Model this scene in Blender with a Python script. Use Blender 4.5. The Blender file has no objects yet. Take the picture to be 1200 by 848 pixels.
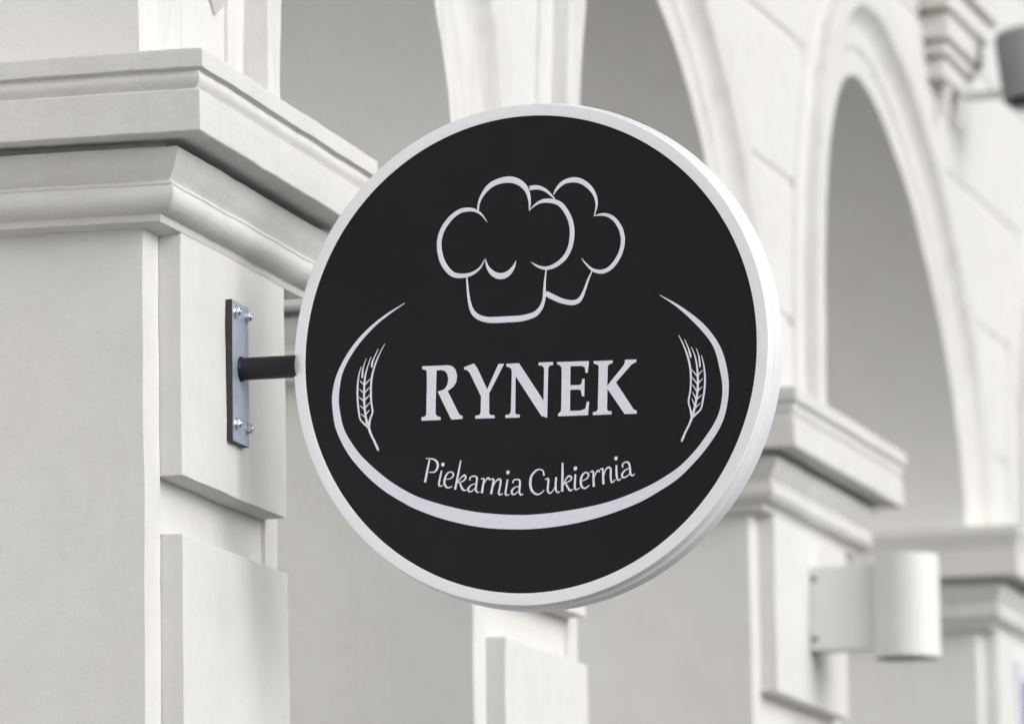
import bpy, bmesh, math, random
from mathutils import Vector, Matrix, noise
random.seed(7)
scene = bpy.context.scene
COL = scene.collection
PI = math.pi
ZN = 3.72          # height of the capitals' neck above the pavement (m)

# lettering and drawing of the sign, millimetres from the centre of the disc;
# strokes are [x, y, width], swoosh and name are outlines
ART = {
 'hat_front': [[[-82.0,272.6,0.55],[-91.9,286.5,3.32],[-101.5,294.9,5.17],[-113.1,299.9,7.02],[-124.8,301.0,8.31],[-138.6,299.6,8.68],[-154.4,291.5,9.23],[-168.3,278.6,9.6],[-179.4,262.7,9.6],[-185.6,244.6,9.6],[-186.5,228.3,9.78],[-185.2,217.1,10.15],[-180.6,200.1,10.71],[-171.1,183.7,10.71],[-158.6,171.7,10.15],[-145.0,167.4,9.6],[-131.3,167.0,8.31],[-119.6,168.9,7.02],[-107.8,174.2,5.17],[-97.9,182.2,3.69],[-87.8,198.1,0.74]],[[-87.4,198.0,0.74],[-83.8,183.0,5.17],[-76.2,171.2,9.23],[-67.0,163.9,11.45],[-57.0,160.6,12.55],[-46.7,161.4,12.18],[-37.4,165.9,10.15],[-29.9,173.6,7.02],[-24.9,181.6,4.06],[-21.8,189.6,0.55]],[[-101.4,297.7,2.95],[-99.0,313.3,4.43],[-90.4,329.9,7.02],[-75.5,345.4,10.15],[-56.4,353.6,11.45],[-34.0,355.6,12.92],[-15.6,350.5,12.55],[-1.2,339.2,10.71],[6.8,324.7,7.75],[9.8,307.9,4.8],[9.5,296.8,3.32],[9.0,288.6,0.92]],[[8.8,289.1,0.74],[16.7,296.3,2.58],[28.5,303.7,5.54],[40.2,306.5,7.75],[51.8,306.0,8.86],[65.3,302.8,9.23],[76.7,295.9,9.6],[86.1,283.7,9.6],[93.5,269.4,9.6],[98.0,253.4,9.6],[99.2,238.6,9.6],[97.9,223.9,9.6],[93.5,207.0,9.23],[84.5,191.1,9.23],[72.7,180.3,8.86],[58.6,172.7,8.31],[45.0,169.6,7.38],[33.4,171.2,5.91],[21.9,176.2,4.06],[10.5,184.4,0.92]],[[-128.3,163.1,2.58],[-127.2,146.4,3.69],[-125.8,127.8,4.8],[-123.6,112.9,5.91],[-119.6,97.8,7.75],[-113.0,87.2,9.6],[-101.8,79.1,10.71],[-86.4,74.0,11.45],[-70.8,72.4,12.55],[-41.7,71.7,12.55],[-12.6,71.7,12.18],[12.7,76.6,11.08],[23.8,83.8,9.6],[31.4,93.7,7.75],[35.9,106.3,6.28],[37.3,119.0,5.54],[38.5,137.3,4.43],[40.2,151.9,3.32],[42.2,166.5,2.22]]],
 'hat_back': [[[10.1,334.7,9.23],[23.3,335.5,8.86],[34.9,332.8,7.75],[46.4,326.4,5.91],[55.9,317.3,4.43],[63.8,309.0,2.22]],[[61.3,317.9,1.11],[66.7,326.7,4.8],[75.6,336.1,7.38],[87.4,342.6,8.86],[104.8,344.6,10.71],[120.2,340.5,10.34],[133.5,331.7,9.6],[143.8,319.9,8.31],[150.3,306.5,6.28],[152.5,293.5,4.8],[151.1,282.6,3.32],[146.7,267.6,1.11]],[[145.6,267.7,0.74],[153.3,269.2,2.95],[164.9,269.6,5.54],[176.3,266.9,6.65],[187.7,259.6,7.75],[197.0,247.9,8.12],[203.4,234.6,8.49],[206.4,219.7,8.49],[206.4,213.5,8.49],[204.6,200.8,8.49],[198.5,184.7,8.49],[187.6,169.0,8.86],[175.8,158.8,8.49],[162.3,154.3,8.31],[150.8,155.5,7.38],[139.3,160.5,5.54],[129.9,169.5,3.69],[122.4,178.3,2.22],[118.3,184.6,0.74]],[[40.4,118.5,11.08],[57.2,109.4,10.71],[72.5,101.9,10.34],[87.9,97.2,9.97],[99.4,96.0,9.97],[109.5,99.0,9.23],[117.4,108.0,7.02],[124.0,122.2,5.17],[131.2,140.0,4.06],[140.2,157.7,1.85]]],
 'swoosh': [[[-263.0,120.5],[-296.9,104.0],[-326.2,86.3],[-352.8,65.8],[-377.0,41.4],[-398.6,11.9],[-414.9,-19.2],[-422.8,-48.4],[-425.0,-70.0],[-423.0,-96.3],[-418.7,-122.8],[-406.6,-153.1],[-388.6,-183.8],[-365.5,-212.2],[-339.6,-238.4],[-308.6,-263.5],[-267.2,-289.2],[-242.1,-302.3],[-203.3,-318.3],[-164.7,-330.8],[-125.8,-340.9],[-87.2,-347.9],[-48.6,-351.9],[0.2,-354.2],[58.3,-351.8],[116.3,-344.4],[174.3,-331.4],[230.4,-313.3],[272.0,-293.5],[310.1,-271.9],[342.9,-244.0],[370.4,-215.9],[398.9,-178.4],[414.0,-143.6],[421.4,-98.9],[418.8,-58.6],[405.7,-13.3],[374.7,31.5],[328.5,70.7],[281.8,99.2]],[[-263.0,119.5],[-294.3,100.9],[-320.9,83.4],[-345.0,62.8],[-366.4,40.7],[-386.7,13.6],[-401.7,-15.1],[-408.2,-44.3],[-410.5,-70.9],[-407.5,-97.3],[-401.4,-123.8],[-390.7,-146.7],[-367.5,-180.1],[-339.1,-208.9],[-308.1,-235.3],[-274.5,-258.1],[-240.9,-276.0],[-202.8,-290.2],[-164.1,-302.0],[-125.3,-311.7],[-86.6,-318.3],[-48.0,-322.8],[0.8,-325.5],[58.9,-323.2],[122.4,-316.5],[174.8,-306.7],[221.9,-292.3],[263.5,-276.0],[308.8,-251.4],[339.8,-226.0],[363.6,-200.1],[389.4,-165.9],[402.6,-137.3],[408.6,-98.1],[403.7,-58.3],[391.5,-12.4],[362.8,27.2],[321.9,68.1],[282.4,97.6]]],
 'name': [[[-227.7,-11.4],[-170.8,-12.8],[-162.5,-15.6],[-156.1,-22.6],[-152.9,-35.1],[-155.1,-48.1],[-161.3,-57.4],[-173.8,-65.3],[-150.8,-112.2],[-147.9,-115.8],[-142.9,-117.4],[-143.1,-123.6],[-166.9,-123.6],[-195.3,-64.7],[-187.7,-63.3],[-179.7,-60.6],[-174.0,-52.5],[-171.8,-41.4],[-173.6,-30.9],[-179.0,-23.9],[-187.0,-21.5],[-196.9,-21.7],[-198.4,-45.3],[-201.0,-109.1],[-197.7,-114.5],[-190.1,-117.2],[-190.3,-122.9],[-231.2,-121.8],[-231.0,-115.1],[-222.6,-113.3],[-220.5,-107.8],[-217.9,-44.0],[-217.9,-22.4],[-220.9,-19.0],[-227.3,-17.4]],[[-137.5,-19.1],[-116.0,-13.0],[-109.3,-22.9],[-88.7,-67.4],[-63.5,-17.4],[-51.6,-17.8],[-84.9,-76.0],[-85.7,-116.3],[-82.4,-119.3],[-73.9,-120.8],[-74.0,-126.4],[-115.3,-124.9],[-115.1,-119.1],[-106.2,-117.8],[-103.5,-113.3],[-102.1,-80.6],[-125.4,-31.2],[-131.2,-25.2],[-137.1,-23.9]],[[-46.7,-18.1],[-19.6,-18.8],[31.3,-97.8],[33.8,-42.3],[33.7,-32.0],[30.2,-27.4],[22.2,-25.6],[22.3,-20.0],[53.0,-21.1],[52.9,-27.1],[45.0,-28.0],[42.3,-32.5],[38.0,-132.8],[26.1,-128.1],[-27.4,-44.1],[-29.9,-118.8],[-27.0,-121.8],[-20.1,-122.6],[-20.7,-128.6],[-50.9,-127.4],[-50.8,-121.8],[-41.8,-120.5],[-38.8,-115.5],[-35.1,-35.2],[-36.4,-28.6],[-40.9,-25.4],[-46.4,-23.6]],[[61.5,-21.6],[129.2,-24.2],[126.3,-47.4],[121.6,-47.0],[120.5,-36.7],[114.7,-33.0],[89.8,-31.9],[88.4,-70.1],[108.0,-71.0],[112.5,-68.8],[114.7,-59.1],[119.0,-59.4],[117.8,-94.3],[113.0,-94.0],[111.1,-81.8],[106.8,-80.0],[88.1,-79.4],[86.8,-121.8],[109.8,-122.7],[119.3,-119.6],[123.5,-105.5],[127.8,-105.8],[124.8,-132.8],[61.5,-131.1],[61.6,-126.2],[67.6,-121.9],[68.7,-113.6],[71.2,-44.7],[70.9,-33.5],[67.6,-28.6],[61.8,-26.3]],[[139.4,-24.9],[179.1,-26.0],[179.0,-31.6],[171.5,-33.5],[168.9,-37.1],[166.6,-77.0],[202.7,-37.4],[205.3,-32.0],[205.9,-26.5],[229.6,-27.5],[228.7,-32.6],[219.3,-36.7],[185.3,-70.7],[221.1,-126.9],[227.8,-130.1],[227.7,-136.2],[202.4,-135.4],[167.1,-82.2],[165.2,-123.4],[167.4,-126.9],[174.8,-128.1],[174.7,-134.2],[135.4,-133.4],[135.5,-127.5],[142.6,-126.6],[146.0,-122.2],[149.9,-36.8],[148.0,-32.9],[139.7,-30.1]]],
 'wheat_left': [[[-308.2,39.5,0.83],[-321.0,18.1,2.22],[-331.8,-6.2,3.32],[-338.2,-30.8,3.88],[-340.1,-55.7,3.88],[-339.6,-77.9,3.6],[-337.2,-96.9,3.32],[-342.5,-111.0,3.88],[-346.6,-127.4,6.1]],[[-360.2,-3.0,0.83],[-366.2,-23.4,2.49],[-368.9,-45.5,3.6],[-369.3,-67.7,3.6],[-367.6,-90.0,3.6],[-364.4,-109.6,3.32],[-356.0,-119.9,3.88],[-346.6,-127.9,5.54]],[[-338.3,15.1,0.83],[-346.6,-5.2,2.22],[-352.0,-24.3,3.32],[-354.4,-46.4,3.88],[-355.1,-68.6,4.16],[-354.0,-90.9,4.16],[-351.4,-110.5,4.43],[-346.6,-127.4,5.54]],[[-348.7,12.4,0.83],[-355.5,-4.7,2.22],[-357.8,-18.4,3.32],[-358.5,-26.7,2.77]],[[-322.3,30.7,0.83],[-331.5,13.2,2.22],[-336.1,2.4,3.6],[-337.7,-6.4,2.77]],[[-346.6,-124.6,5.54],[-343.0,-138.7,4.43],[-334.4,-157.2,4.16],[-326.7,-174.3,4.43],[-325.3,-176.3,2.22]],[[-353.1,-40.9,3.05],[-340.5,-29.3,1.11]],[[-354.3,-57.5,3.05],[-341.4,-45.9,1.11]],[[-354.3,-72.8,3.05],[-341.6,-61.1,1.11]],[[-353.3,-88.1,3.05],[-342.5,-77.7,1.11]],[[-352.4,-102.1,3.05],[-343.7,-92.9,1.11]],[[-354.3,-40.9,3.05],[-363.1,-32.5,1.11]],[[-355.5,-57.5,3.05],[-365.1,-49.1,1.11]],[[-355.8,-74.1,3.05],[-366.0,-65.1,1.11]],[[-354.6,-90.8,3.05],[-364.5,-82.4,1.11]],[[-352.8,-107.6,3.05],[-362.4,-99.5,1.11]]],
 'wheat_right': [[[319.5,15.3,0.83],[329.0,-5.0,2.49],[337.0,-27.3,3.6],[342.1,-52.2,3.88],[342.9,-76.8,3.88],[340.9,-98.4,3.6],[337.0,-118.6,3.32],[340.1,-133.7,3.32],[343.4,-150.3,5.54]],[[366.3,-27.9,0.83],[370.6,-48.6,2.49],[372.3,-73.2,3.6],[370.9,-94.9,3.6],[367.6,-113.7,3.6],[362.8,-133.8,3.32],[354.1,-142.8,3.88],[343.3,-150.8,5.54]],[[345.4,-10.2,0.83],[352.6,-28.4,2.22],[356.3,-50.4,3.32],[357.5,-72.3,3.88],[356.7,-94.0,4.16],[353.3,-115.5,4.16],[348.6,-134.3,4.43],[343.3,-150.8,5.54]],[[355.8,-13.6,0.83],[360.6,-28.9,2.22],[362.2,-42.6,3.32],[362.6,-52.2,2.77]],[[331.5,6.3,0.83],[338.8,-11.1,2.22],[342.7,-25.0,3.6],[344.0,-31.4,2.22]],[[344.0,-148.9,5.54],[337.9,-163.5,4.16],[329.0,-179.3,3.88],[321.5,-195.1,4.43],[319.8,-196.6,2.22]],[[356.7,-69.5,3.05],[344.8,-55.1,1.11]],[[356.6,-85.8,3.05],[345.9,-70.2,1.11]],[[355.4,-100.7,3.05],[346.1,-85.2,1.11]],[[353.0,-115.5,3.05],[345.7,-100.1,1.11]],[[350.4,-129.0,3.05],[344.3,-113.6,1.11]],[[357.6,-68.2,3.05],[367.5,-58.0,1.11]],[[357.2,-84.5,3.05],[368.0,-74.3,1.11]],[[356.3,-99.4,3.05],[366.7,-90.6,1.11]],[[353.9,-115.6,3.05],[365.2,-106.8,1.11]],[[351.5,-131.7,3.05],[361.7,-122.9,1.11]]],
 'tagline': [[[-215.3,-201.4,3.39],[-220.6,-222.7,4.15],[-226.1,-247.1,4.9]],[[-223.2,-199.1,1.88],[-210.3,-200.4,2.64],[-201.4,-205.1,4.15],[-197.9,-212.8,4.52],[-199.7,-221.1,4.15],[-205.8,-227.3,3.02],[-216.7,-227.0,1.88]],[[-189.8,-225.4,3.02],[-193.4,-239.3,3.77],[-196.3,-253.2,3.77],[-193.4,-256.5,3.02],[-187.8,-255.5,1.88]],[[-182.2,-243.7,1.51],[-171.2,-242.5,2.26],[-165.1,-237.2,3.02],[-166.0,-231.5,3.02],[-171.9,-229.3,2.64],[-179.0,-233.6,3.39],[-184.2,-245.4,4.15],[-183.4,-254.8,4.15],[-177.5,-260.8,3.39],[-167.5,-259.1,1.88]],[[-148.3,-207.3,2.26],[-153.0,-228.6,3.77],[-161.7,-265.5,4.52]],[[-156.5,-252.7,1.51],[-147.3,-241.1,2.64],[-140.3,-238.3,3.77],[-138.4,-243.4,3.39],[-144.5,-249.6,2.64],[-153.5,-251.9,1.88]],[[-151.5,-252.0,2.64],[-147.7,-261.6,4.15],[-143.8,-267.4,3.77],[-135.9,-267.9,1.51]],[[-129.6,-248.6,3.02],[-128.5,-243.1,2.64],[-121.5,-240.7,3.02],[-114.6,-243.9,3.39],[-115.4,-255.1,3.77],[-117.1,-268.1,3.77],[-114.2,-273.5,3.02],[-109.8,-273.2,1.51]],[[-115.8,-256.0,1.88],[-125.8,-258.2,2.64],[-132.9,-264.3,3.77],[-132.0,-270.9,3.39],[-126.1,-270.9,2.64],[-117.6,-264.3,1.51]],[[-105.8,-247.2,1.88],[-99.4,-247.6,3.39],[-101.0,-257.8,3.77],[-104.3,-275.9,4.52]],[[-102.1,-263.3,1.51],[-95.9,-251.6,2.26],[-89.9,-246.3,3.77],[-86.4,-251.2,2.26]],[[-85.0,-249.4,1.88],[-79.1,-249.7,3.39],[-80.7,-260.8,3.77],[-84.6,-278.9,4.52]],[[-82.4,-270.1,1.51],[-75.2,-255.6,2.26],[-68.2,-250.4,3.77],[-63.7,-252.5,3.77],[-65.5,-265.5,3.77],[-68.4,-278.4,3.77],[-64.9,-281.5,3.02],[-59.3,-279.3,1.51]],[[-48.9,-251.5,3.02],[-51.7,-266.3,3.77],[-54.0,-279.2,3.77],[-51.1,-283.1,3.02],[-45.1,-281.9,1.51]],[[-37.8,-259.6,3.02],[-35.7,-254.2,2.64],[-28.7,-252.7,3.02],[-22.9,-255.8,3.39],[-23.1,-266.1,3.77],[-24.3,-278.1,3.77],[-21.1,-284.4,3.02],[-16.1,-282.3,1.51]],[[-23.5,-267.0,1.88],[-33.0,-268.3,2.64],[-40.0,-274.4,3.77],[-39.6,-281.0,3.77],[-34.3,-282.2,3.02],[-25.3,-276.2,1.51]],[[28.8,-248.6,3.52],[27.3,-239.8,2.74],[20.9,-235.6,2.74],[11.6,-237.9,3.52],[2.2,-248.0,4.7],[-0.7,-263.3,5.09],[2.6,-277.0,4.7],[11.7,-284.9,3.91],[20.9,-283.9,2.74],[28.8,-277.6,1.57]],[[31.1,-256.5,1.96],[37.8,-255.5,3.52],[37.2,-267.5,3.91],[36.3,-279.0,3.91],[40.3,-284.6,3.13],[47.5,-279.6,1.96],[52.8,-270.3,1.57]],[[54.8,-253.0,3.91],[53.3,-266.5,3.91],[53.7,-279.0,3.91],[57.6,-284.1,3.13],[61.7,-282.4,1.57]],[[68.7,-224.9,2.74],[68.3,-244.2,4.31],[66.8,-282.7,4.7]],[[69.1,-271.2,1.57],[75.5,-258.1,2.74],[81.7,-252.7,3.52],[86.8,-254.9,3.52],[84.6,-261.5,2.74],[72.3,-266.6,1.96]],[[74.3,-266.7,2.74],[79.2,-275.7,3.91],[83.5,-281.7,3.91],[90.3,-279.2,1.57]],[[95.6,-249.6,3.13],[94.3,-265.0,3.91],[93.8,-276.5,3.91],[96.4,-280.6,3.13],[104.6,-277.6,1.57]],[[106.9,-264.8,1.57],[118.2,-260.6,2.35],[123.4,-254.2,3.13],[121.5,-248.9,3.13],[115.4,-247.9,3.13],[109.2,-254.3,3.91],[106.5,-264.8,4.31],[108.7,-275.5,4.31],[115.7,-278.8,3.52],[125.0,-273.5,1.57]],[[126.6,-247.6,1.96],[132.7,-246.1,3.52],[133.5,-257.7,3.91],[133.7,-276.9,4.7]],[[133.3,-263.4,1.57],[138.7,-250.3,2.35],[143.9,-245.2,3.91],[146.9,-248.4,2.74]],[[148.0,-243.1,1.96],[153.5,-242.5,3.52],[153.8,-255.0,3.91],[154.4,-273.3,4.7]],[[154.3,-260.8,1.57],[159.1,-245.7,2.35],[165.3,-240.3,3.91],[170.3,-243.5,3.91],[170.0,-256.0,3.91],[170.8,-267.6,3.52],[173.1,-270.6,3.13],[179.9,-265.2,1.57]],[[182.6,-236.5,3.13],[182.3,-249.0,3.91],[183.4,-262.5,3.91],[186.6,-267.0,3.13],[192.1,-264.0,1.57]],[[195.7,-242.1,3.13],[195.8,-235.4,2.74],[202.0,-231.9,3.13],[208.0,-233.2,3.52],[210.8,-243.0,3.91],[211.5,-254.6,3.91],[215.5,-259.6,3.13],[220.6,-256.1,1.57]],[[210.8,-243.9,1.96],[201.6,-247.3,2.74],[194.4,-254.5,3.91],[195.2,-261.3,3.91],[201.3,-261.7,3.13],[210.5,-255.5,1.57]],[[-186.3,-209.7,3.82],[-186.5,-211.2,5.74],[-187.0,-213.4,6.88],[-187.4,-215.6,5.74],[-187.6,-217.1,3.82]],[[-47.1,-233.9,3.82],[-47.3,-235.4,5.74],[-47.8,-237.6,6.88],[-48.2,-239.8,5.74],[-48.4,-241.3,3.82]],[[96.4,-234.3,3.82],[96.2,-235.8,5.74],[95.7,-238.1,6.88],[95.2,-240.4,5.74],[95.0,-241.9,3.82]],[[182.6,-219.2,3.82],[182.4,-220.7,5.74],[181.9,-223.0,6.88],[181.5,-225.3,5.74],[181.2,-226.8,3.82]]]
}
# ------------------------------------------------------------------ materials
def new_mat(name):
    m = bpy.data.materials.new(name); m.use_nodes = True
    nt = m.node_tree
    return m, nt, nt.nodes['Principled BSDF']

def noise_node(nt, scale, detail=4, rough=.55, coord=None, mapping=None):
    n = nt.nodes.new('ShaderNodeTexNoise'); n.inputs['Scale'].default_value = scale
    n.inputs['Detail'].default_value = detail; n.inputs['Roughness'].default_value = rough
    nt.links.new(coord, n.inputs['Vector'])
    return n.outputs['Fac']

def ramp(nt, fac, stops):
    r = nt.nodes.new('ShaderNodeValToRGB'); e = r.color_ramp.elements
    e[0].position, e[0].color = stops[0][0], (*stops[0][1], 1)
    e[1].position, e[1].color = stops[1][0], (*stops[1][1], 1)
    for p, c in stops[2:]:
        k = e.new(p); k.color = (*c, 1)
    nt.links.new(fac, r.inputs['Fac'])
    return r.outputs['Color']

def mix(nt, fac, a, b, mode='MIX'):
    n = nt.nodes.new('ShaderNodeMix'); n.data_type = 'RGBA'; n.blend_type = mode
    for sock, v in ((n.inputs[0], fac), (n.inputs[6], a), (n.inputs[7], b)):
        if isinstance(v, (int, float)): sock.default_value = v
        elif isinstance(v, tuple): sock.default_value = (*v, 1)
        else: nt.links.new(v, sock)
    return n.outputs[2]

def bump(nt, bsdf, layers):
    prev = None
    for fac, strength, dist in layers:
        b = nt.nodes.new('ShaderNodeBump'); b.inputs['Strength'].default_value = strength
        b.inputs['Distance'].default_value = dist
        nt.links.new(fac, b.inputs['Height'])
        if prev: nt.links.new(prev, b.inputs['Normal'])
        prev = b.outputs['Normal']
    nt.links.new(prev, bsdf.inputs['Normal'])

def stucco(name, base, dirt=1.0, streak=0.0, grain=1.0, rough=.85, runs=0.0):
    m, nt, bs = new_mat(name)
    co = nt.nodes.new('ShaderNodeNewGeometry').outputs['Position']
    dark = tuple(c*.86*k for c, k in zip(base, (1, .985, .95)))
    warm = tuple(c*k for c, k in zip(base, (1.005, .992, .970)))
    c = mix(nt, ramp(nt, noise_node(nt, 1.7, 5, .6, co), [(.38, (0,)*3), (.66, (1,)*3)]), base, warm)
    c = mix(nt, ramp(nt, noise_node(nt, 9, 8, .7, co), [(.45, (0,)*3), (.82, (.55*dirt,)*3)]), c, dark)
    # small specks and scuffs in the paint
    sp = ramp(nt, noise_node(nt, 95, 3, .6, co), [(.715, (0,)*3), (.77, (.5*dirt,)*3)])
    c = mix(nt, sp, c, tuple(x*.55 for x in base))
    sc = ramp(nt, noise_node(nt, 33, 6, .75, co), [(.66, (0,)*3), (.72, (.35*dirt,)*3)])
    c = mix(nt, sc, c, tuple(x*.66*k for x, k in zip(base, (1, .98, .92))))
    # fine sandy speckle of the render coat
    c = mix(nt, ramp(nt, noise_node(nt, 260, 2, .7, co), [(.30, (0,)*3), (.70, (1,)*3)]), mix(nt, 1.0, c, (.93,)*3, 'MULTIPLY'), c)
    # hairline cracks in a few places
    vo = nt.nodes.new('ShaderNodeTexVoronoi'); vo.feature = 'DISTANCE_TO_EDGE'; vo.inputs['Scale'].default_value = 3.1
    wv = nt.nodes.new('ShaderNodeMix'); wv.data_type = 'VECTOR'; wv.inputs[0].default_value = .12
    nz = nt.nodes.new('ShaderNodeTexNoise'); nz.inputs['Scale'].default_value = 6; nz.inputs['Detail'].default_value = 8
    nt.links.new(co, nz.inputs['Vector']); nt.links.new(co, wv.inputs[4]); nt.links.new(nz.outputs['Color'], wv.inputs[5])
    nt.links.new(wv.outputs[1], vo.inputs['Vector'])
    cr = ramp(nt, vo.outputs['Distance'], [(0, (1,)*3), (.0045, (0,)*3)])
    ms = ramp(nt, noise_node(nt, 2.3, 3, .5, co), [(.60 if dirt > 1.2 else .68, (0,)*3), (.76, (.38*dirt,)*3)])
    c = mix(nt, mix(nt, 1.0, cr, ms, 'MULTIPLY'), c, tuple(x*.5 for x in base))
    if streak:
        mp = nt.nodes.new('ShaderNodeMapping'); mp.inputs['Scale'].default_value = (26, 26, 1.6)
        nt.links.new(co, mp.inputs['Vector'])
        st = ramp(nt, noise_node(nt, 1, 6, .65, mp.outputs['Vector']), [(.5, (0,)*3), (.74, (streak,)*3)])
        c = mix(nt, st, c, tuple(x*.74*k for x, k in zip(base, (1, .985, .93))))
    if runs:
        # brush marks and grime lying along the mouldings
        mp = nt.nodes.new('ShaderNodeMapping'); mp.inputs['Scale'].default_value = (3.2, 3.2, 95)
        nt.links.new(co, mp.inputs['Vector'])
        st = ramp(nt, noise_node(nt, 1, 7, .7, mp.outputs['Vector']), [(.52, (0,)*3), (.70, (runs,)*3)])
        c = mix(nt, st, c, tuple(x*.62*k for x, k in zip(base, (1, .98, .92))))
    nt.links.new(c, bs.inputs['Base Color'])
    bs.inputs['Roughness'].default_value = rough
    bs.inputs['Specular IOR Level'].default_value = .25
    bump(nt, bs, [(noise_node(nt, 7, 4, .5, co), .18, .012*grain),
                  (noise_node(nt, 60, 5, .6, co), .22, .0020*grain),
                  (noise_node(nt, 420, 3, .6, co), .35, .0007*grain)])
    return m

def plain(name, base, rough=.5, metal=0.0, spec=.5, var=.06, scale=30, bumpd=0.0, coat=0.0):
    m, nt, bs = new_mat(name)
    co = nt.nodes.new('ShaderNodeTexCoord').outputs['Object']
    f = noise_node(nt, scale, 5, .6, co)
    c = ramp(nt, f, [(.3, tuple(x*(1-var) for x in base)), (.7, tuple(min(1, x*(1+var)) for x in base))])
    nt.links.new(c, bs.inputs['Base Color'])
    r = nt.nodes.new('ShaderNodeMapRange'); nt.links.new(f, r.inputs['Value'])
    r.inputs['To Min'].default_value = rough*.85; r.inputs['To Max'].default_value = min(1, rough*1.15)
    nt.links.new(r.outputs['Result'], bs.inputs['Roughness'])
    bs.inputs['Metallic'].default_value = metal
    bs.inputs['Specular IOR Level'].default_value = spec
    bs.inputs['Coat Weight'].default_value = coat
    if bumpd: bump(nt, bs, [(noise_node(nt, scale*8, 3, .5, co), .5, bumpd)])
    return m

WALL = (.70, .697, .690)
M_STUCCO = stucco('painted_stucco', WALL, streak=.08)
M_CAPITAL = stucco('weathered_stucco', (.69, .686, .679), dirt=1.3, streak=.25, grain=1.5, runs=.22)
M_RING = stucco('streaked_stucco', (.69, .686, .679), dirt=1.2, streak=.62, grain=1.3)
M_REVEAL = stucco("brightened_reveal", (.80, .797, .790), dirt=.6, grain=.9)  # wall stucco made paler to lift the shade inside the arches
M_FACE = plain('black_film', (.0115, .0100, .0130), rough=.46, spec=.22, var=.10, scale=500, bumpd=.00005)
nt_ = M_FACE.node_tree; bs_ = nt_.nodes['Principled BSDF']
co_ = nt_.nodes.new('ShaderNodeTexCoord').outputs['Object']
ln_ = bs_.inputs['Base Color'].links[0].from_socket
nt_.links.new(mix(nt_, ramp(nt_, noise_node(nt_, 5, 7, .65, co_), [(.48, (0,)*3), (.8, (.5,)*3)]), ln_, (.0185, .0170, .0195)), bs_.inputs['Base Color'])
M_ART = plain('silver_film', (.845, .865, .975), rough=.42, metal=.0, spec=.4, var=.05, scale=300)
M_CASE = plain('white_enamel', (.94, .945, 1.0), rough=.30, spec=.5, var=.012, scale=6)
M_SIDE = plain('toned_down_casing_side', (.76, .755, .79), rough=.42, spec=.35, var=.03, scale=9)  # rim white darkened here to tame the strong light on the side
M_STEEL = plain('black_steel', (.010, .010, .015), rough=.38, spec=.4, var=.15, scale=60, bumpd=.0001)
M_PLATE = plain('sky_tinted_steel', (.50, .56, .70), rough=.40, metal=.55, var=.12, scale=40, bumpd=.0002)  # dark steel; pale blue of the reflected sky is put into its colour
M_EDGE = plain('dark_steel_edge', (.045, .043, .042), rough=.6, metal=.2, var=.2, scale=60)
M_ZINC = plain('zinc_bolt', (.72, .74, .76), rough=.24, metal=1, var=.08, scale=200)
M_LAMP = plain('white_lamp_paint', (.72, .72, .71), rough=.55, var=.02, scale=8)
M_GREY = plain('grey_lamp_metal', (.26, .255, .27), rough=.5, metal=.2, var=.04, scale=12)
M_BLACK = plain('black_lens', (.008, .008, .009), rough=.25, var=.1)
M_BLUE = plain('blue_enamel', (.10, .13, .42), rough=.3, var=.05)
M_SIGNWHITE = plain('white_sign_enamel', (.80, .80, .86), rough=.3, var=.02)

# ------------------------------------------------------------------ helpers
def finish(name, bm, mat, parent=None, mats=None, smooth=35, M=None, recalc=True):
    bmesh.ops.remove_doubles(bm, verts=bm.verts, dist=1e-6)
    if recalc: bmesh.ops.recalc_face_normals(bm, faces=bm.faces)
    if M is not None: bmesh.ops.transform(bm, matrix=M, verts=bm.verts)
    me = bpy.data.meshes.new(name); bm.to_mesh(me); bm.free()
    for m in (mats or [mat]): me.materials.append(m)
    o = bpy.data.objects.new(name, me); COL.objects.link(o)
    if parent: o.parent = parent; o.matrix_parent_inverse = Matrix.Identity(4)
    if smooth:
        wn = o.modifiers.new('weighted_normals', 'WEIGHTED_NORMAL'); wn.keep_sharp = True; wn.weight = 90
        me.shade_auto_smooth(angle=math.radians(smooth)) if hasattr(me, 'shade_auto_smooth') else smooth_mesh(me, smooth)
    return o

def smooth_mesh(me, ang):
    for p in me.polygons: p.use_smooth = True
    try: me.set_sharp_from_angle(angle=math.radians(ang))
    except Exception: pass

def thing(name, label, cat, loc=(0, 0, 0), rotz=0, group=None):
    o = bpy.data.objects.new(name, None); COL.objects.link(o)
    o.location = loc; o.rotation_euler = (0, 0, rotz); o.empty_display_size = .1
    o['label'] = label; o['category'] = cat
    if group: o['group'] = group
    return o

def part(name, parent, loc=(0, 0, 0), rotz=0, label=None):
    o = bpy.data.objects.new(name, None); COL.objects.link(o); o.parent = parent
    o.location = loc; o.rotation_euler = (0, 0, rotz)
    if label: o['label'] = label
    return o

def frame_m(fr):
    x, y, w = fr
    return Matrix.Translation((x, y, ZN)) @ Matrix.Rotation(w, 4, 'Z')

def cut(bm, axis, values):
    n = Vector((0, 0, 0)); n[axis] = 1
    for v in values:
        co = Vector((0, 0, 0)); co[axis] = v
        bmesh.ops.bisect_plane(bm, geom=bm.verts[:]+bm.edges[:]+bm.faces[:], dist=1e-6, plane_co=co, plane_no=n)

def rng(a, b, s):
    n = max(1, int(round((b-a)/s)))
    return [a+(b-a)*i/n for i in range(1, n)]

def wobble(bm, M, amp=1.0, keep_y=False):
    """uneven hand-floated plaster: small low-frequency shifts of the surface"""
    for v in bm.verts:
        p = M @ v.co
        d = noise.noise_vector(p*5.0)*.0030 + noise.noise_vector(p*19.0)*.0014 + noise.noise_vector(p*55.0)*.0007
        v.co += d*amp

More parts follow.
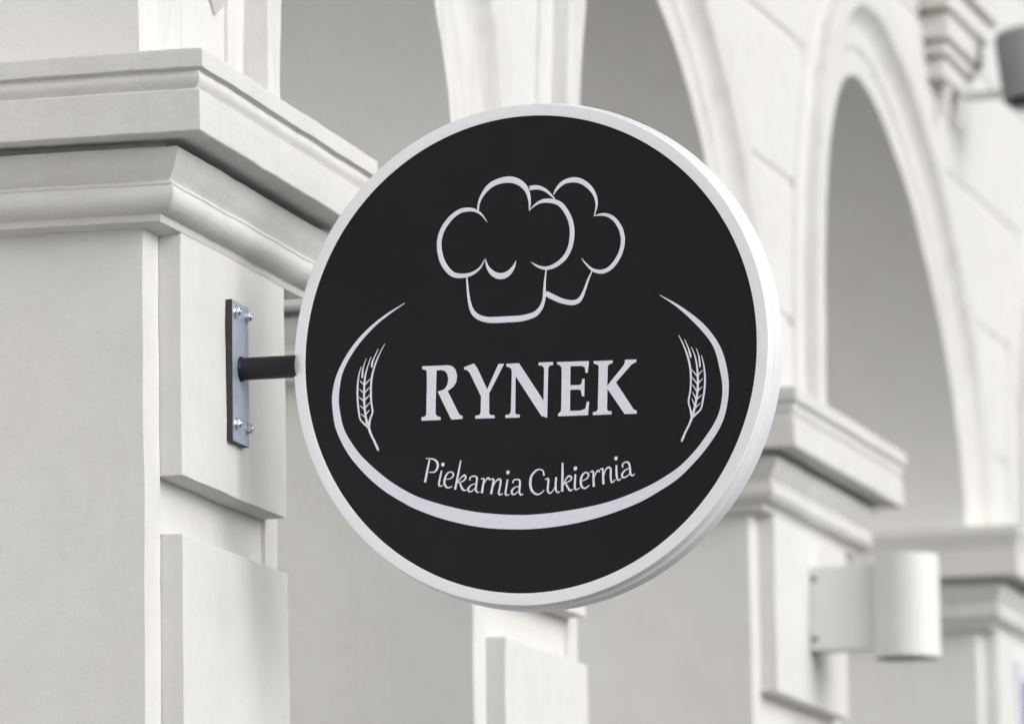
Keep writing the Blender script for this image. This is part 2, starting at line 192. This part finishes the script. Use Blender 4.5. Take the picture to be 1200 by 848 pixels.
def box(bm, x0, x1, y0, y1, z0, z1, bev=0, seg=2):
    r = bmesh.ops.create_cube(bm, size=1)
    vs = r['verts']
    for v in vs:
        v.co = Vector((x0+(v.co.x+.5)*(x1-x0), y0+(v.co.y+.5)*(y1-y0), z0+(v.co.z+.5)*(z1-z0)))
    if bev:
        es = list({e for v in vs for e in v.link_edges})
        bmesh.ops.bevel(bm, geom=es, offset=bev, segments=seg, profile=.5, affect='EDGES')

def sweep(bm, rows, close_v=False):
    """rows: list of equal-length point lists -> quad sheet"""
    vv = [[bm.verts.new(p) for p in r] for r in rows]
    for a, b in zip(vv, vv[1:]):
        n = len(a)
        for i in range(n if close_v else n-1):
            j = (i+1) % n
            bm.faces.new((a[i], a[j], b[j], b[i]))
    return vv

def lathe(bm, prof, segs=96, M=Matrix.Identity(4), cap0=False, cap1=False):
    """prof: (radius, height) about local z"""
    rows = [[M @ Vector((r*math.cos(2*PI*i/segs), r*math.sin(2*PI*i/segs), h)) for i in range(segs)] for r, h in prof]
    vv = sweep(bm, rows, close_v=True)
    if cap0: bm.faces.new(vv[0][::-1])
    if cap1: bm.faces.new(vv[-1])

def tube(bm, a, b, r, segs=32, r2=None, caps=True):
    a, b = Vector(a), Vector(b); d = (b-a)
    M = Matrix.Translation(a) @ d.to_track_quat('Z', 'Y').to_matrix().to_4x4()
    lathe(bm, [(r, 0), (r2 or r, d.length)], segs, M, caps, caps)

# ------------------------------------------------------------------ the arcade
DEPTH = .85  # kept shallow so light off the rear wall brightens the reveals
#            x      y       yaw     width   (left front corner of each pier)
PIERS = [(-4.60,  .080,  0.000, .91),
         (0.0,    0.0,   0.000, .910),
         (2.0976, -.1163, -.0309, .890),
         (4.8059, -.1931, -.0246, 1.085),
         (8.0227, -.2615, -.0194, 1.10),
         (11.35,  -.330, -.0190, 1.10),
         (14.66,  -.395, -.0190, 1.10)]

bld = thing('arcade_building', 'long off-white stucco arcade with moulded capitals and round arches behind the round sign', 'building', (0, 0, 0))

CAP = [(-.012, .338), (.166, .314), (.1725, .313), (.1765, .310), (.1774, .306), (.1770, .277), (.1755, .2745), (.1670, .2735), (.1635, .2705),
       (.1655, .266), (.1680, .259), (.1675, .252), (.1640, .245), (.1600, .240), (.1580, .2365), (.1590, .2345), (.1640, .2335),
       (.1672, .2310), (.1680, .158), (.1675, .1525), (.1655, .1505), (.1000, .1520), (.0640, .1520), (.0640, .1385), (.0980, .1372), (.1015, .1350),
       (.1020, .1290), (.0985, .117), (.0930, .103), (.0870, .090), (.0780, .0780), (.0755, .0730), (.0830, .0705), (.0845, .0655), (.0820, .0620),
       (.0850, .0570), (.0880, .0490), (.0880, .0400), (.0840, .0300), (.0760, .0210), (.0660, .0150), (.0560, .0125), (.0520, .0110),
       (.0505, .0020), (.0480, -.0030), (.0080, -.0070), (-.010, -.0075)]

def make_pier(i):
    x, y, w, W = PIERS[i]
    M = Matrix.Translation((x, y, ZN)) @ Matrix.Rotation(w, 4, 'Z')
    near = i in (1, 2, 3, 4)
    P = part('pier', bld, (x, y, ZN), w)
    mg, st = .091, (.05 if i == 1 else .09)
    # shaft: front with a shallow sunk panel between two margins
    bm = bmesh.new()
    sec = [(0, DEPTH), (0, .004), (.004, 0), (mg-.001, 0), (mg+.001, .009), (W-mg-.001, .009), (W-mg+.001, 0), (W-.004, 0), (W, .004), (W, DEPTH)]
    zs = [-ZN-.02, -3.3] + [-3+.5*k for k in range(3)] + ([-1.4+st*k for k in range(int(1.4/st)+1)] if near else []) + [.30]
    rows = []
    for z in zs:
        row = []
        for (a, b), (c, d) in zip(sec, sec[1:]):
            n = max(1, int(math.hypot(c-a, d-b)/.1)) if near else 1
            row += [(a+(c-a)*k/n, b+(d-b)*k/n, z) for k in range(n)]
        row.append((*sec[-1], z)); rows.append(row)
    sweep(bm, rows)
    if near: wobble(bm, M, .8)
    finish('shaft', bm, M_STUCCO, P)
    # raised blocks of the front, one above the other with a gap between
    for z0, z1 in ((-.491, .004), (-1.86, -.605), (-3.1, -1.97), (-3.80, -3.2)):
        bm = bmesh.new()
        dx = .012 if z0 < -.6 else 0
        box(bm, mg+.0015, W-mg-.0015+dx, -.0473, .03, z0, z1, bev=.004, seg=2)
        if near and z1 > -1:
            cut(bm, 0, rng(mg, W-mg, .05)); cut(bm, 2, rng(max(z0, -1.3), z1, .05))
            wobble(bm, M, .9)
        finish('raised_block', bm, M_STUCCO, P)
    # capital: the moulded profile carried round front and both returns
    bm = bmesh.new()
    s = .022 if i == 1 else .07
    rows = []
    for p, z in CAP:
        pr = p
        path = [(-p, DEPTH+.02), (-p, -p), (W+pr, -p), (W+pr, DEPTH+.02)]
        row = []
        for (a, b), (c, d) in zip(path, path[1:]):
            L = DEPTH if abs(c-a) < 1e-6 else W
            n = int(L/s) if near else 2
            row += [(a+(c-a)*k/n, b+(d-b)*k/n, z) for k in range(n)]
        row.append((*path[-1], z)); rows.append(row)
    sweep(bm, rows)
    if near: wobble(bm, M, .75)
    finish('capital', bm, M_CAPITAL, P, smooth=32)
    return P

for i in range(len(PIERS)):
    make_pier(i)

# arches: (left opening edge, right opening edge measured back from the next pier, apex height, half-widths share, ring scale, hood)
ZS = .31
ARCH = [dict(xl=1.0, xr=-.030, b=1.75, ar=.50, nr=2.0, nl=2.0, ks=.62, hood=.034),
        dict(xl=.940, xr=-.090, b=.97, ar=.62, nr=1.85, nl=2.3, ks=1.0, hood=.068),
        dict(xl=.960, xr=-.130, b=1.04, ar=.74, nr=1.65, nl=2.4, ks=1.0, hood=.055),
        dict(xl=.965, xr=-.165, b=1.190, ar=.72, nr=1.6, nl=2.4, ks=1.0, hood=.055),
        dict(xl=.965, xr=-.165, b=1.190, ar=.55, nr=1.8, nl=2.2, ks=1.0, hood=.055),
        dict(xl=.965, xr=-.165, b=1.190, ar=.52, nr=1.9, nl=2.0, ks=1.0, hood=.055)]
JOINTS = [.608, 1.017, 1.448, 1.88, 2.31]
ZTOP = 2.75

def ring_profile(k, h):
    # (outward distance, projection) from the opening edge to the wall
    return [(0, 0), (.004*k, .0015), (.072*k, .0015), (.078*k, .003), (.086*k, .0085), (.092*k, .0105), (.145*k, .0110),
            (.150*k, .0125), (.160*k, .016), (.175*k, .0235), (.188*k, .034*h/.055), (.197*k, .044*h/.055), (.203*k, .050*h/.055), (.206*k, .0515*h/.055), (.212*k, h*.97), (.218*k, h),
            (.292*k, h), (.298*k, h*.97), (.300*k, h*.9), (.3015*k, .0125), (.304*k, .0105), (.395*k, .0100), (.399*k, .008), (.400*k, -.004)]

def bend(v, k):
    # the street line is slightly crooked: along a pier the wall follows the pier,
    # between two piers it runs straight from one to the next
    x, y, w, W = PIERS[k]; qx, qy, qw, qW = PIERS[k+1]
    L = FRAMES[k][3]; wf = FRAMES[k][2]
    s, d = v.co.x, v.co.y
    ax, ay = x+W*math.cos(w), y+W*math.sin(w)
    wm = math.atan2(qy-ay, qx-ax)
    if s < W: px, py, a = x+s*math.cos(w), y+s*math.sin(w), w
    elif s < L: t = (s-W)/(L-W); px, py, a = ax+(qx-ax)*t, ay+(qy-ay)*t, wm
    else: px, py, a = qx+(s-L)*math.cos(qw), qy+(s-L)*math.sin(qw), qw
    px -= d*math.sin(a); py += d*math.cos(a)
    dx, dy = px-x, py-y
    v.co.x = dx*math.cos(wf)+dy*math.sin(wf); v.co.y = -dx*math.sin(wf)+dy*math.cos(wf)

def opening(a, L, n=72):
    xl, xr = a['xl'], L+a['xr']
    Wd = xr-xl; ar = Wd*a['ar']; al = Wd-ar; cx = xr-ar; b = a['b']
    pts = []
    for i in range(n+1):
        t = PI*i/n
        r_, e = (ar, a['nr']) if t < PI/2 else (al, a['nl'])
        c_, s_ = math.cos(t), max(0, math.sin(t))
        pts.append((cx+r_*math.copysign(abs(c_)**(2/e), c_), ZS+.03+(b-.03)*s_**(2/e)))
    return [(xr, ZS-.02), (xr, ZS+.005)] + pts + [(xl, ZS+.005), (xl, ZS-.02)]

def offset(pts, d):
    out = []
    for i, p in enumerate(pts):
        a = pts[max(0, i-1)]; b = pts[min(len(pts)-1, i+1)]
        tx, tz = b[0]-a[0], b[1]-a[1]; L = math.hypot(tx, tz)
        out.append((p[0]+tz/L*d, p[1]-tx/L*d))     # path runs right -> top -> left, outward is to its right
    return out

FRAMES = []
for k, a in enumerate(ARCH):
    p, q = PIERS[k], PIERS[k+1]
    L = math.hypot(q[0]-p[0], q[1]-p[1]); w = math.atan2(q[1]-p[1], q[0]-p[0])
    FRAMES.append((p[0], p[1], w, L))

for k, a in enumerate(ARCH):
    x, y, w, L = FRAMES[k]
    M = Matrix.Translation((x, y, ZN)) @ Matrix.Rotation(w, 4, 'Z')
    A = part('archway', bld, (x, y, ZN), w)
    op = opening(a, L)
    # moulded ring round the opening
    bm = bmesh.new()
    rows = []
    for d, h in ring_profile(a['ks'], a['hood']):
        rows.append([(px, -h, pz) for px, pz in offset(op, d)])
    sweep(bm, rows)
    for v in bm.verts: bend(v, k)
    wobble(bm, M, .9)
    finish('moulded_ring', bm, M_RING, A, smooth=30)
    # reveal (intrados)
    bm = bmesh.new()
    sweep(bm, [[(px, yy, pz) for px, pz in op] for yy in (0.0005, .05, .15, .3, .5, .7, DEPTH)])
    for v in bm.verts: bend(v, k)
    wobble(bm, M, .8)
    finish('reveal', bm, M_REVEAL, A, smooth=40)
    # wall around and above, with sunk horizontal joints
    outer = offset(op, .33*a['ks'])
    up = sorted({(round(px, 5), pz) for px, pz in outer[2:-2]})
    def zlow(xx):
        if xx <= up[0][0] or xx >= up[-1][0]: return .325
        for (xa, za), (xb, zb) in zip(up, up[1:]):
            if xa <= xx <= xb:
                return za+(zb-za)*(xx-xa)/max(1e-6, xb-xa)
        return .325
    xa = PIERS[k][3]/2 if k else -.02
    xb = L+PIERS[k+1][3]/2+.004
    xs = sorted(set([xa+(xb-xa)*i/60 for i in range(61)] + [u[0] for u in up]
                    + [up[0][0]-.0005, up[-1][0]+.0005]))
    xs = [v for i, v in enumerate(xs) if xa <= v <= xb]
    levels = [(.325, 0)]
    for j in JOINTS:
        levels += [(j-.0200, 0), (j-.0130, .0025), (j-.006, .009), (j+.006, .009), (j+.0130, .0025), (j+.0200, 0)]
    levels.append((ZTOP, 0))
    fine = []
    for (z0, y0), (z1, y1) in zip(levels, levels[1:]):
        n = max(1, int((z1-z0)/.12)); fine += [(z0+(z1-z0)*t/n, y0+(y1-y0)*t/n) for t in range(n)]
    fine.append(levels[-1])
    bm = bmesh.new()
    cols = []
    for xx in xs:
        zl = zlow(xx)
        cols.append([(xx, (yy if zz > zl else 0), max(zz, zl)) for zz, yy in fine])
    for c0, c1 in zip(cols, cols[1:]):
        for j in range(len(fine)-1):
            q4 = [c0[j], c1[j], c1[j+1], c0[j+1]]
            u = []
            for pnt in q4:
                if not any((Vector(pnt)-Vector(o)).length < 1e-5 for o in u): u.append(pnt)
            if len(u) >= 3: bm.faces.new([bm.verts.new(pnt) for pnt in u])
    bmesh.ops.remove_doubles(bm, verts=bm.verts, dist=2e-5)
    for v in bm.verts: bend(v, k)
    wobble(bm, M, .8)
    finish('spandrel_wall', bm, M_STUCCO, A, smooth=30)

# unseen: rear wall set close to bounce light in, cornice top keeps skylight out
bm = bmesh.new()
sweep(bm, [[(p[0]-(.05 if i == 0 else 0), p[1]+DEPTH-.02, z) for i, p in enumerate(PIERS)] + [(15.9, PIERS[-1][1]+DEPTH-.04, z)] for z in (0, ZN+ZTOP+.02)])
finish('bounce_rear_wall', bm, M_STUCCO, bld)
bm = bmesh.new()
rows = []
for pr, z in [(-.02, ZTOP-.02), (.03, ZTOP-.02), (.04, ZTOP+.03), (.09, ZTOP+.06), (.14, ZTOP+.12), (.15, ZTOP+.13), (.15, ZTOP+.20), (.10, ZTOP+.24), (-DEPTH, ZTOP+.24), (-DEPTH, ZTOP-.02)]:
    rows.append([(p[0]-(.06 if i == 0 else 0), p[1]-pr, ZN+z) for i, p in enumerate(PIERS)] + [(15.9, PIERS[-1][1]-pr-.02, ZN+z)])
sweep(bm, rows)
finish('cornice_skylight_cap', bm, M_CAPITAL, bld)

# small diamond boss of plaster on the wall above the first capital
bm = bmesh.new()
for (hw, hh, yy) in ((.085, .072, .02), (.085, .072, -.006), (.040, .034, -.040)):
    rows = [bm.verts.new((.470+dx*hw, yy, ZN+.590+dz*hh)) for dx, dz in ((1, 0), (0, 1), (-1, 0), (0, -1))]
    if yy < .02:
        for q in range(4): bm.faces.new((prev[q], prev[(q+1) % 4], rows[(q+1) % 4], rows[q]))
    prev = rows
bm.faces.new(prev)
finish('plaster_boss', bm, M_CAPITAL, bld, smooth=20)

# stepped corbel on the wall high above the last capital in view
fx, fy, fw_, fL = FRAMES[3]
M4 = frame_m((PIERS[4][0], PIERS[4][1], PIERS[4][2]))
cor = part('corbel', bld, M4.translation, PIERS[4][2])
for (x0, x1, pr, z0, z1) in [(-.80, .02, .122, 1.985, 2.10), (-.74, -.06, .102, 1.905, 1.980), (-.69, -.11, .090, 1.815, 1.900),
                             (-.66, -.17, .075, 1.770, 1.812), (-.62, -.20, .060, 1.700, 1.767)]:
    bm = bmesh.new(); box(bm, x0, x1, -pr, .05, z0, z1, bev=.012)
    finish('corbel_tier', bm, M_CAPITAL, cor)
for xx in (-.50, -.28):
    bm = bmesh.new(); tube(bm, (xx, -.035, 1.60), (xx, -.035, 1.712), .014, 16, .02)
    finish('corbel_drop', bm, M_CAPITAL, cor)

# ------------------------------------------------------------------ the hanging sign
SC = Vector((.385, -.682, ZN-.2359))
e1 = Vector((-.1031, -.9947, 0)); e2 = Vector((-.0159, .0016, .9999)); e3 = e1.cross(e2).normalized()
e2 = e3.cross(e1).normalized()
PLX, PLY, PLZ = .4445, -.0473, ZN-.2370
sign = thing('hanging_sign', 'round black bakery sign with white rim reading RYNEK, on a steel arm', 'sign', (PLX, PLY, PLZ))
def in_sign(v): return Vector(v)-Vector((PLX, PLY, PLZ))
DM = Matrix.Translation(in_sign(SC)) @ Matrix((e1, e2, e3)).transposed().to_4x4()

def catmull(pts, n=6):
    P = [pts[0]]+list(pts)+[pts[-1]]; out = []
    for i in range(1, len(P)-2):
        p0, p1, p2, p3 = P[i-1:i+3]
        for k in range(n):
            t = k/n
            out.append(tuple(.5*(2*b+(-a+c)*t+(2*a-5*b+4*c-d)*t*t+(-a+3*b-3*c+d)*t**3) for a, b, c, d in zip(p0, p1, p2, p3)))
    out.append(tuple(P[-2])); return out

def ribbon(bm, stroke, z0, z1):
    c = catmull(stroke, 7) if len(stroke) > 2 else [tuple(s) for s in stroke]
    L, R = [], []
    for i, p in enumerate(c):
        a, b = c[max(0, i-1)], c[min(len(c)-1, i+1)]
        tx, ty = b[0]-a[0], b[1]-a[1]; l = math.hypot(tx, ty) or 1
        h = max(.25, p[2])/2
        L.append((p[0]-ty/l*h, p[1]+tx/l*h)); R.append((p[0]+ty/l*h, p[1]-tx/l*h))
    S = .001; be = .35
    def lp(u, v, f, z): # inset towards the middle for a soft edge
        return ((u[0]+(v[0]-u[0])*f)*S, (u[1]+(v[1]-u[1])*f)*S, z)
    rows = [[lp(l, r, 0, z0) for l, r in zip(L, R)], [lp(l, r, 0, z1-.0004) for l, r in zip(L, R)],
            [lp(l, r, .08, z1) for l, r in zip(L, R)], [lp(l, r, .92, z1) for l, r in zip(L, R)],
            [lp(l, r, 1, z1-.0004) for l, r in zip(L, R)], [lp(l, r, 1, z0) for l, r in zip(L, R)]]
    vv = sweep(bm, rows)
    for e in (0, -1):
        try: bm.faces.new([r[e] for r in vv] if e else [r[e] for r in vv][::-1])
        except ValueError: pass

def plate_from(bm, poly, z0, z1, bev=.0004):
    vs = [bm.verts.new((p[0]*.001, p[1]*.001, z1)) for p in poly]
    f = bm.faces.new(vs)
    if f.normal.z < 0 or (f.normal_update() or f.normal.z < 0): f.normal_flip()
    r = bmesh.ops.extrude_face_region(bm, geom=[f])
    bmesh.ops.translate(bm, vec=(0, 0, z0-z1), verts=[g for g in r['geom'] if isinstance(g, bmesh.types.BMVert)])

def art_obj(name, strokes, parent, label=None, h=.0011):
    bm = bmesh.new()
    for i, s in enumerate(strokes):
        ribbon(bm, s, -.0005, h+.00005*(i % 12))
    o = finish(name, bm, M_ART, parent, smooth=25, M=DM)
    if label: o['label'] = label
    return o

# casing: lathed white drum with a lip round the sunk face
R0 = .4826
bm = bmesh.new()
lathe(bm, [(R0, -.004), (R0, .0015), (R0+.0010, .0020), (.5052, .0020), (.5064, .0012), (.5070, -.001), (.5072, -.026), (.5075, -.0275), (.5082, -.029), (.5115, -.0305),
           (.5128, -.0325), (.5135, -.0350), (.5140, -.0700), (.5125, -.0725), (.505, -.0730), (.001, -.0730)], 256)
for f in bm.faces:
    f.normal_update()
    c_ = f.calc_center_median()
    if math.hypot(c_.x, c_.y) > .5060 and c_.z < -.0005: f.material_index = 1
finish('rim_casing', bm, None, sign, mats=[M_CASE, M_SIDE], smooth=40, M=DM)
bm = bmesh.new()
lathe(bm, [(.0005, 0), (.2, 0), (R0, 0), (R0, -.004)], 256, cap0=True)
face = finish('sign_face', bm, M_FACE, sign, smooth=40, M=DM)
art_obj('chef_hat_emblem', ART['hat_front'], face, 'large upright chef hat outline')
art_obj('chef_hat_emblem', ART['hat_back'], face, 'smaller tilted chef hat outline behind the upright one', h=.0009)
art_obj('wheat_ear', ART['wheat_left'], face, 'wheat ear on the left of the lettering')
art_obj('wheat_ear', ART['wheat_right'], face, 'wheat ear on the right of the lettering')
art_obj('tagline_lettering', ART['tagline'], face, 'curved italic words Piekarnia Cukiernia')
bm = bmesh.new()
o_, i_ = [catmull(q, 5) for q in ART['swoosh']]
def resample(q, n):
    d = [0]
    for a, b in zip(q, q[1:]): d.append(d[-1]+math.hypot(b[0]-a[0], b[1]-a[1]))
    out, j = [], 0
    for k in range(n+1):
        t = d[-1]*k/n
        while j < len(d)-2 and d[j+1] < t: j += 1
        f = (t-d[j])/max(1e-9, d[j+1]-d[j])
        out.append((q[j][0]+(q[j+1][0]-q[j][0])*f, q[j][1]+(q[j+1][1]-q[j][1])*f))
    return out
o_, i_ = resample(o_, 260), resample(i_, 260)
sweep(bm, [[(p[0]*.001, p[1]*.001, -.0005) for p in o_], [(p[0]*.001, p[1]*.001, .0011) for p in o_],
           [(p[0]*.001, p[1]*.001, .0011) for p in i_], [(p[0]*.001, p[1]*.001, -.0005) for p in i_]])
finish('oval_swoosh', bm, M_ART, face, smooth=25, M=DM)
bm = bmesh.new()
for poly in ART['name']: plate_from(bm, poly, -.0005, .0012)
o = finish('name_lettering', bm, M_ART, face, smooth=20, M=DM); o['label'] = 'serif capitals RYNEK'

# wall plate, arm, bolts
wp = bmesh.new()
box(wp, -.0575, .0575, -.0150, -.0005, -.1455, .1455, bev=.0018)
for f in wp.faces: f.material_index = 0 if f.normal.y < -.9 else 1
wall_plate = finish('wall_plate', wp, None, sign, mats=[M_PLATE, M_EDGE], smooth=30, recalc=False)
def hexhead(bm, c, r, h):
    lathe(bm, [(r*.96, 0), (r, .001), (r, h-.002), (r*.86, h), (r*.4, h)], 6,
          Matrix.Translation(c) @ Matrix.Rotation(PI/2, 4, 'X') @ Matrix.Rotation(random.uniform(0, 1), 4, 'Z'), False, True)
for bx in (-.038, .038):
    for bz in (-.1085, .1215):
        bm = bmesh.new()
        c = Vector((bx, -.0150, bz))
        lathe(bm, [(.0135, 0), (.0135, .0018), (.0125, .0026), (.006, .0026)], 28, Matrix.Translation(c) @ Matrix.Rotation(PI/2, 4, 'X'), False, True)
        hexhead(bm, c+Vector((0, -.0026, 0)), .0100, .0085)
        lathe(bm, [(.0048, 0), (.0048, .0080), (.0040, .0092)], 18, Matrix.Translation(c+Vector((0, -.005, 0))) @ Matrix.Rotation(PI/2, 4, 'X'), False, True)
        finish('bolt', bm, M_ZINC, wall_plate, smooth=30)
bm = bmesh.new()
rows = []
for r, yy in [(.0255, -.0148), (.0262, -.0165), (.0250, -.0195), (.0235, -.0215), (.0232, -.024), (.0232, -.136)]:
    rows.append([((r+(.0009*math.sin(i*1.9+1)+.0006*math.sin(i*3.7) if yy > -.021 else 0))*math.cos(2*PI*i/40), yy, .009+(r)*math.sin(2*PI*i/40)) for i in range(40)])
sweep(bm, rows, close_v=True)
finish('support_arm', bm, M_STEEL, sign, smooth=40)

# ------------------------------------------------------------------ cylinder wall lamp on the third pier in view
x3, y3, w3, W3 = PIERS[3]
Mp3 = frame_m((x3, y3, w3))
lampc = Mp3 @ Vector((.555, -.0473, -.22))
lamp = thing('wall_lamp', 'white cylindrical wall lamp on a square box, fixed to the pier right of the sign', 'lamp', lampc, w3)
bm = bmesh.new(); box(bm, -.045, .045, -.2100, -.001, -.118, .118, bev=.003)
finish('mounting_box', bm, M_LAMP, lamp)
for zz in (-.085, .085):
    bm = bmesh.new(); lathe(bm, [(.009, 0), (.009, .003), (.006, .005)], 16, Matrix.Translation((-.0445, -.014, zz)) @ Matrix.Rotation(-PI/2, 4, 'Y'), False, True)
    finish('screw', bm, M_GREY, lamp)
bm = bmesh.new()
lathe(bm, [(.001, .142), (.0895, .142), (.0925, .1405), (.094, .137), (.094, -.146), (.0925, -.148), (.0895, -.147), (.089, -.140), (.089, -.100)], 64, Matrix.Translation((.0, -.268, .002)))
finish('cylinder_shade', bm, M_LAMP, lamp, smooth=35)
bm = bmesh.new()
lathe(bm, [(.089, -.118), (.06, -.115), (.001, -.113)], 64, Matrix.Translation((.0, -.268, .002)))
finish('lamp_glass', bm, M_BLACK, lamp)

# ------------------------------------------------------------------ projector lamp beside the corbel
pc = M4 @ Vector((-.20, -.018, 1.722))
proj = thing('projector_lamp', 'grey projector lamp with a black underside, hanging beside the stepped corbel', 'lamp', pc, PIERS[4][2])
bm = bmesh.new(); box(bm, -.022, .022, -.200, .030, -.016, .010, bev=.006)
finish('lamp_bracket', bm, M_LAMP, proj)
TL = Matrix.Translation((0.02, -.232, .06)) @ Matrix.Rotation(math.radians(-7), 4, 'X')
bm = bmesh.new()
lathe(bm, [(.001, .150), (.070, .150), (.088, .142), (.094, .125), (.095, -.075), (.092, -.083), (.085, -.080), (.082, -.060)], 48, TL)
finish('lamp_housing', bm, M_GREY, proj, smooth=50)
bm = bmesh.new()
lathe(bm, [(.070, -.055), (.074, -.100), (.068, -.108), (.001, -.112)], 48, TL)
finish('lamp_lens', bm, M_BLACK, proj, smooth=50)

# ------------------------------------------------------------------ small enamel plaque on the last pier
pp = M4 @ Vector((.53, -.0473, -.30))
pl = thing('wall_plaque', 'white and blue enamel plaque low on the farthest pier at the right edge', 'sign', pp, PIERS[4][2])
bm = bmesh.new(); box(bm, -.15, .15, -.022, -.001, -.25, .23, bev=.004)
finish('plaque_plate', bm, M_SIGNWHITE, pl)
bm = bmesh.new(); box(bm, -.135, .135, -.024, -.0215, -.235, .165, bev=.0005)
finish('blue_panel', bm, M_BLUE, pl)

# ------------------------------------------------------------------ ground
def ground_mat():
    m, nt, bs = new_mat('granite_paving')
    co = nt.nodes.new('ShaderNodeNewGeometry').outputs['Position']
    br = nt.nodes.new('ShaderNodeTexBrick'); br.inputs['Scale'].default_value = 1.6
    br.inputs['Color1'].default_value = (.075, .074, .072, 1); br.inputs['Color2'].default_value = (.095, .094, .092, 1)
    br.inputs['Mortar'].default_value = (.08, .078, .075, 1); br.inputs['Mortar Size'].default_value = .012
    nt.links.new(co, br.inputs['Vector'])
    c = mix(nt, ramp(nt, noise_node(nt, 14, 6, .7, co), [(.35, (0,)*3), (.75, (.6,)*3)]), br.outputs['Color'], (.06, .059, .057))
    nt.links.new(c, bs.inputs['Base Color']); bs.inputs['Roughness'].default_value = .8
    bump(nt, bs, [(noise_node(nt, 60, 4, .6, co), .4, .004)])
    return m
bm = bmesh.new()
bmesh.ops.create_grid(bm, x_segments=8, y_segments=8, size=300)
g = finish('pavement', bm, ground_mat(), smooth=0); g['kind'] = 'structure'

# ------------------------------------------------------------------ light: bright overcast
world = bpy.data.worlds.new('World'); scene.world = world; world.use_nodes = True
nt = world.node_tree; bg = nt.nodes['Background']
sky = nt.nodes.new('ShaderNodeTexSky'); sky.sky_type = 'NISHITA'; sky.sun_disc = False
SUN_EL, SUN_AZ = math.radians(24), math.radians(198)      # azimuth clockwise from +Y
sky.sun_elevation = SUN_EL; sky.sun_rotation = SUN_AZ
sky.air_density = 1.2; sky.dust_density = 4.0; sky.ozone_density = 1.0
hs = nt.nodes.new('ShaderNodeHueSaturation'); hs.inputs['Saturation'].default_value = .10
nt.links.new(sky.outputs['Color'], hs.inputs['Color']); nt.links.new(hs.outputs['Color'], bg.inputs['Color'])
bg.inputs['Strength'].default_value = .12
sl = bpy.data.lights.new('sun', 'SUN'); sl.energy = 1.08; sl.angle = math.radians(55); sl.color = (1, .998, .995)
so = bpy.data.objects.new('sun', sl); COL.objects.link(so)
sd = Vector((math.sin(SUN_AZ)*math.cos(SUN_EL), math.cos(SUN_AZ)*math.cos(SUN_EL), math.sin(SUN_EL)))
so.rotation_euler = sd.to_track_quat('Z', 'Y').to_euler(); so.location = (0, 0, 12)

# ------------------------------------------------------------------ camera
cd = bpy.data.cameras.new('camera'); cam = bpy.data.objects.new('camera', cd); COL.objects.link(cam)
yaw, pitch, roll, F = .2484, .1518, -.0138, 7012.27
fw = Vector((math.cos(yaw)*math.cos(pitch), math.sin(yaw)*math.cos(pitch), math.sin(pitch)))
r0 = Vector((math.sin(yaw), -math.cos(yaw), 0)); u0 = r0.cross(fw)
r = r0*math.cos(roll)+u0*math.sin(roll); u = -r0*math.sin(roll)+u0*math.cos(roll)
cam.matrix_world = Matrix.Translation((-11.1278, -3.5686, ZN-2.0686)) @ Matrix((r, u, -fw)).transposed().to_4x4()
cd.sensor_width = 36; cd.lens = F/1200*36; cd.clip_start = .1; cd.clip_end = 1000
cd.dof.use_dof = True; cd.dof.focus_distance = (SC-cam.location).dot(fw)-.15
cd.dof.aperture_fstop = 3.7
scene.camera = cam
scene.view_settings.view_transform = 'Standard'; scene.view_settings.look = 'None'
scene.view_settings.exposure = 0.18; scene.view_settings.gamma = 1
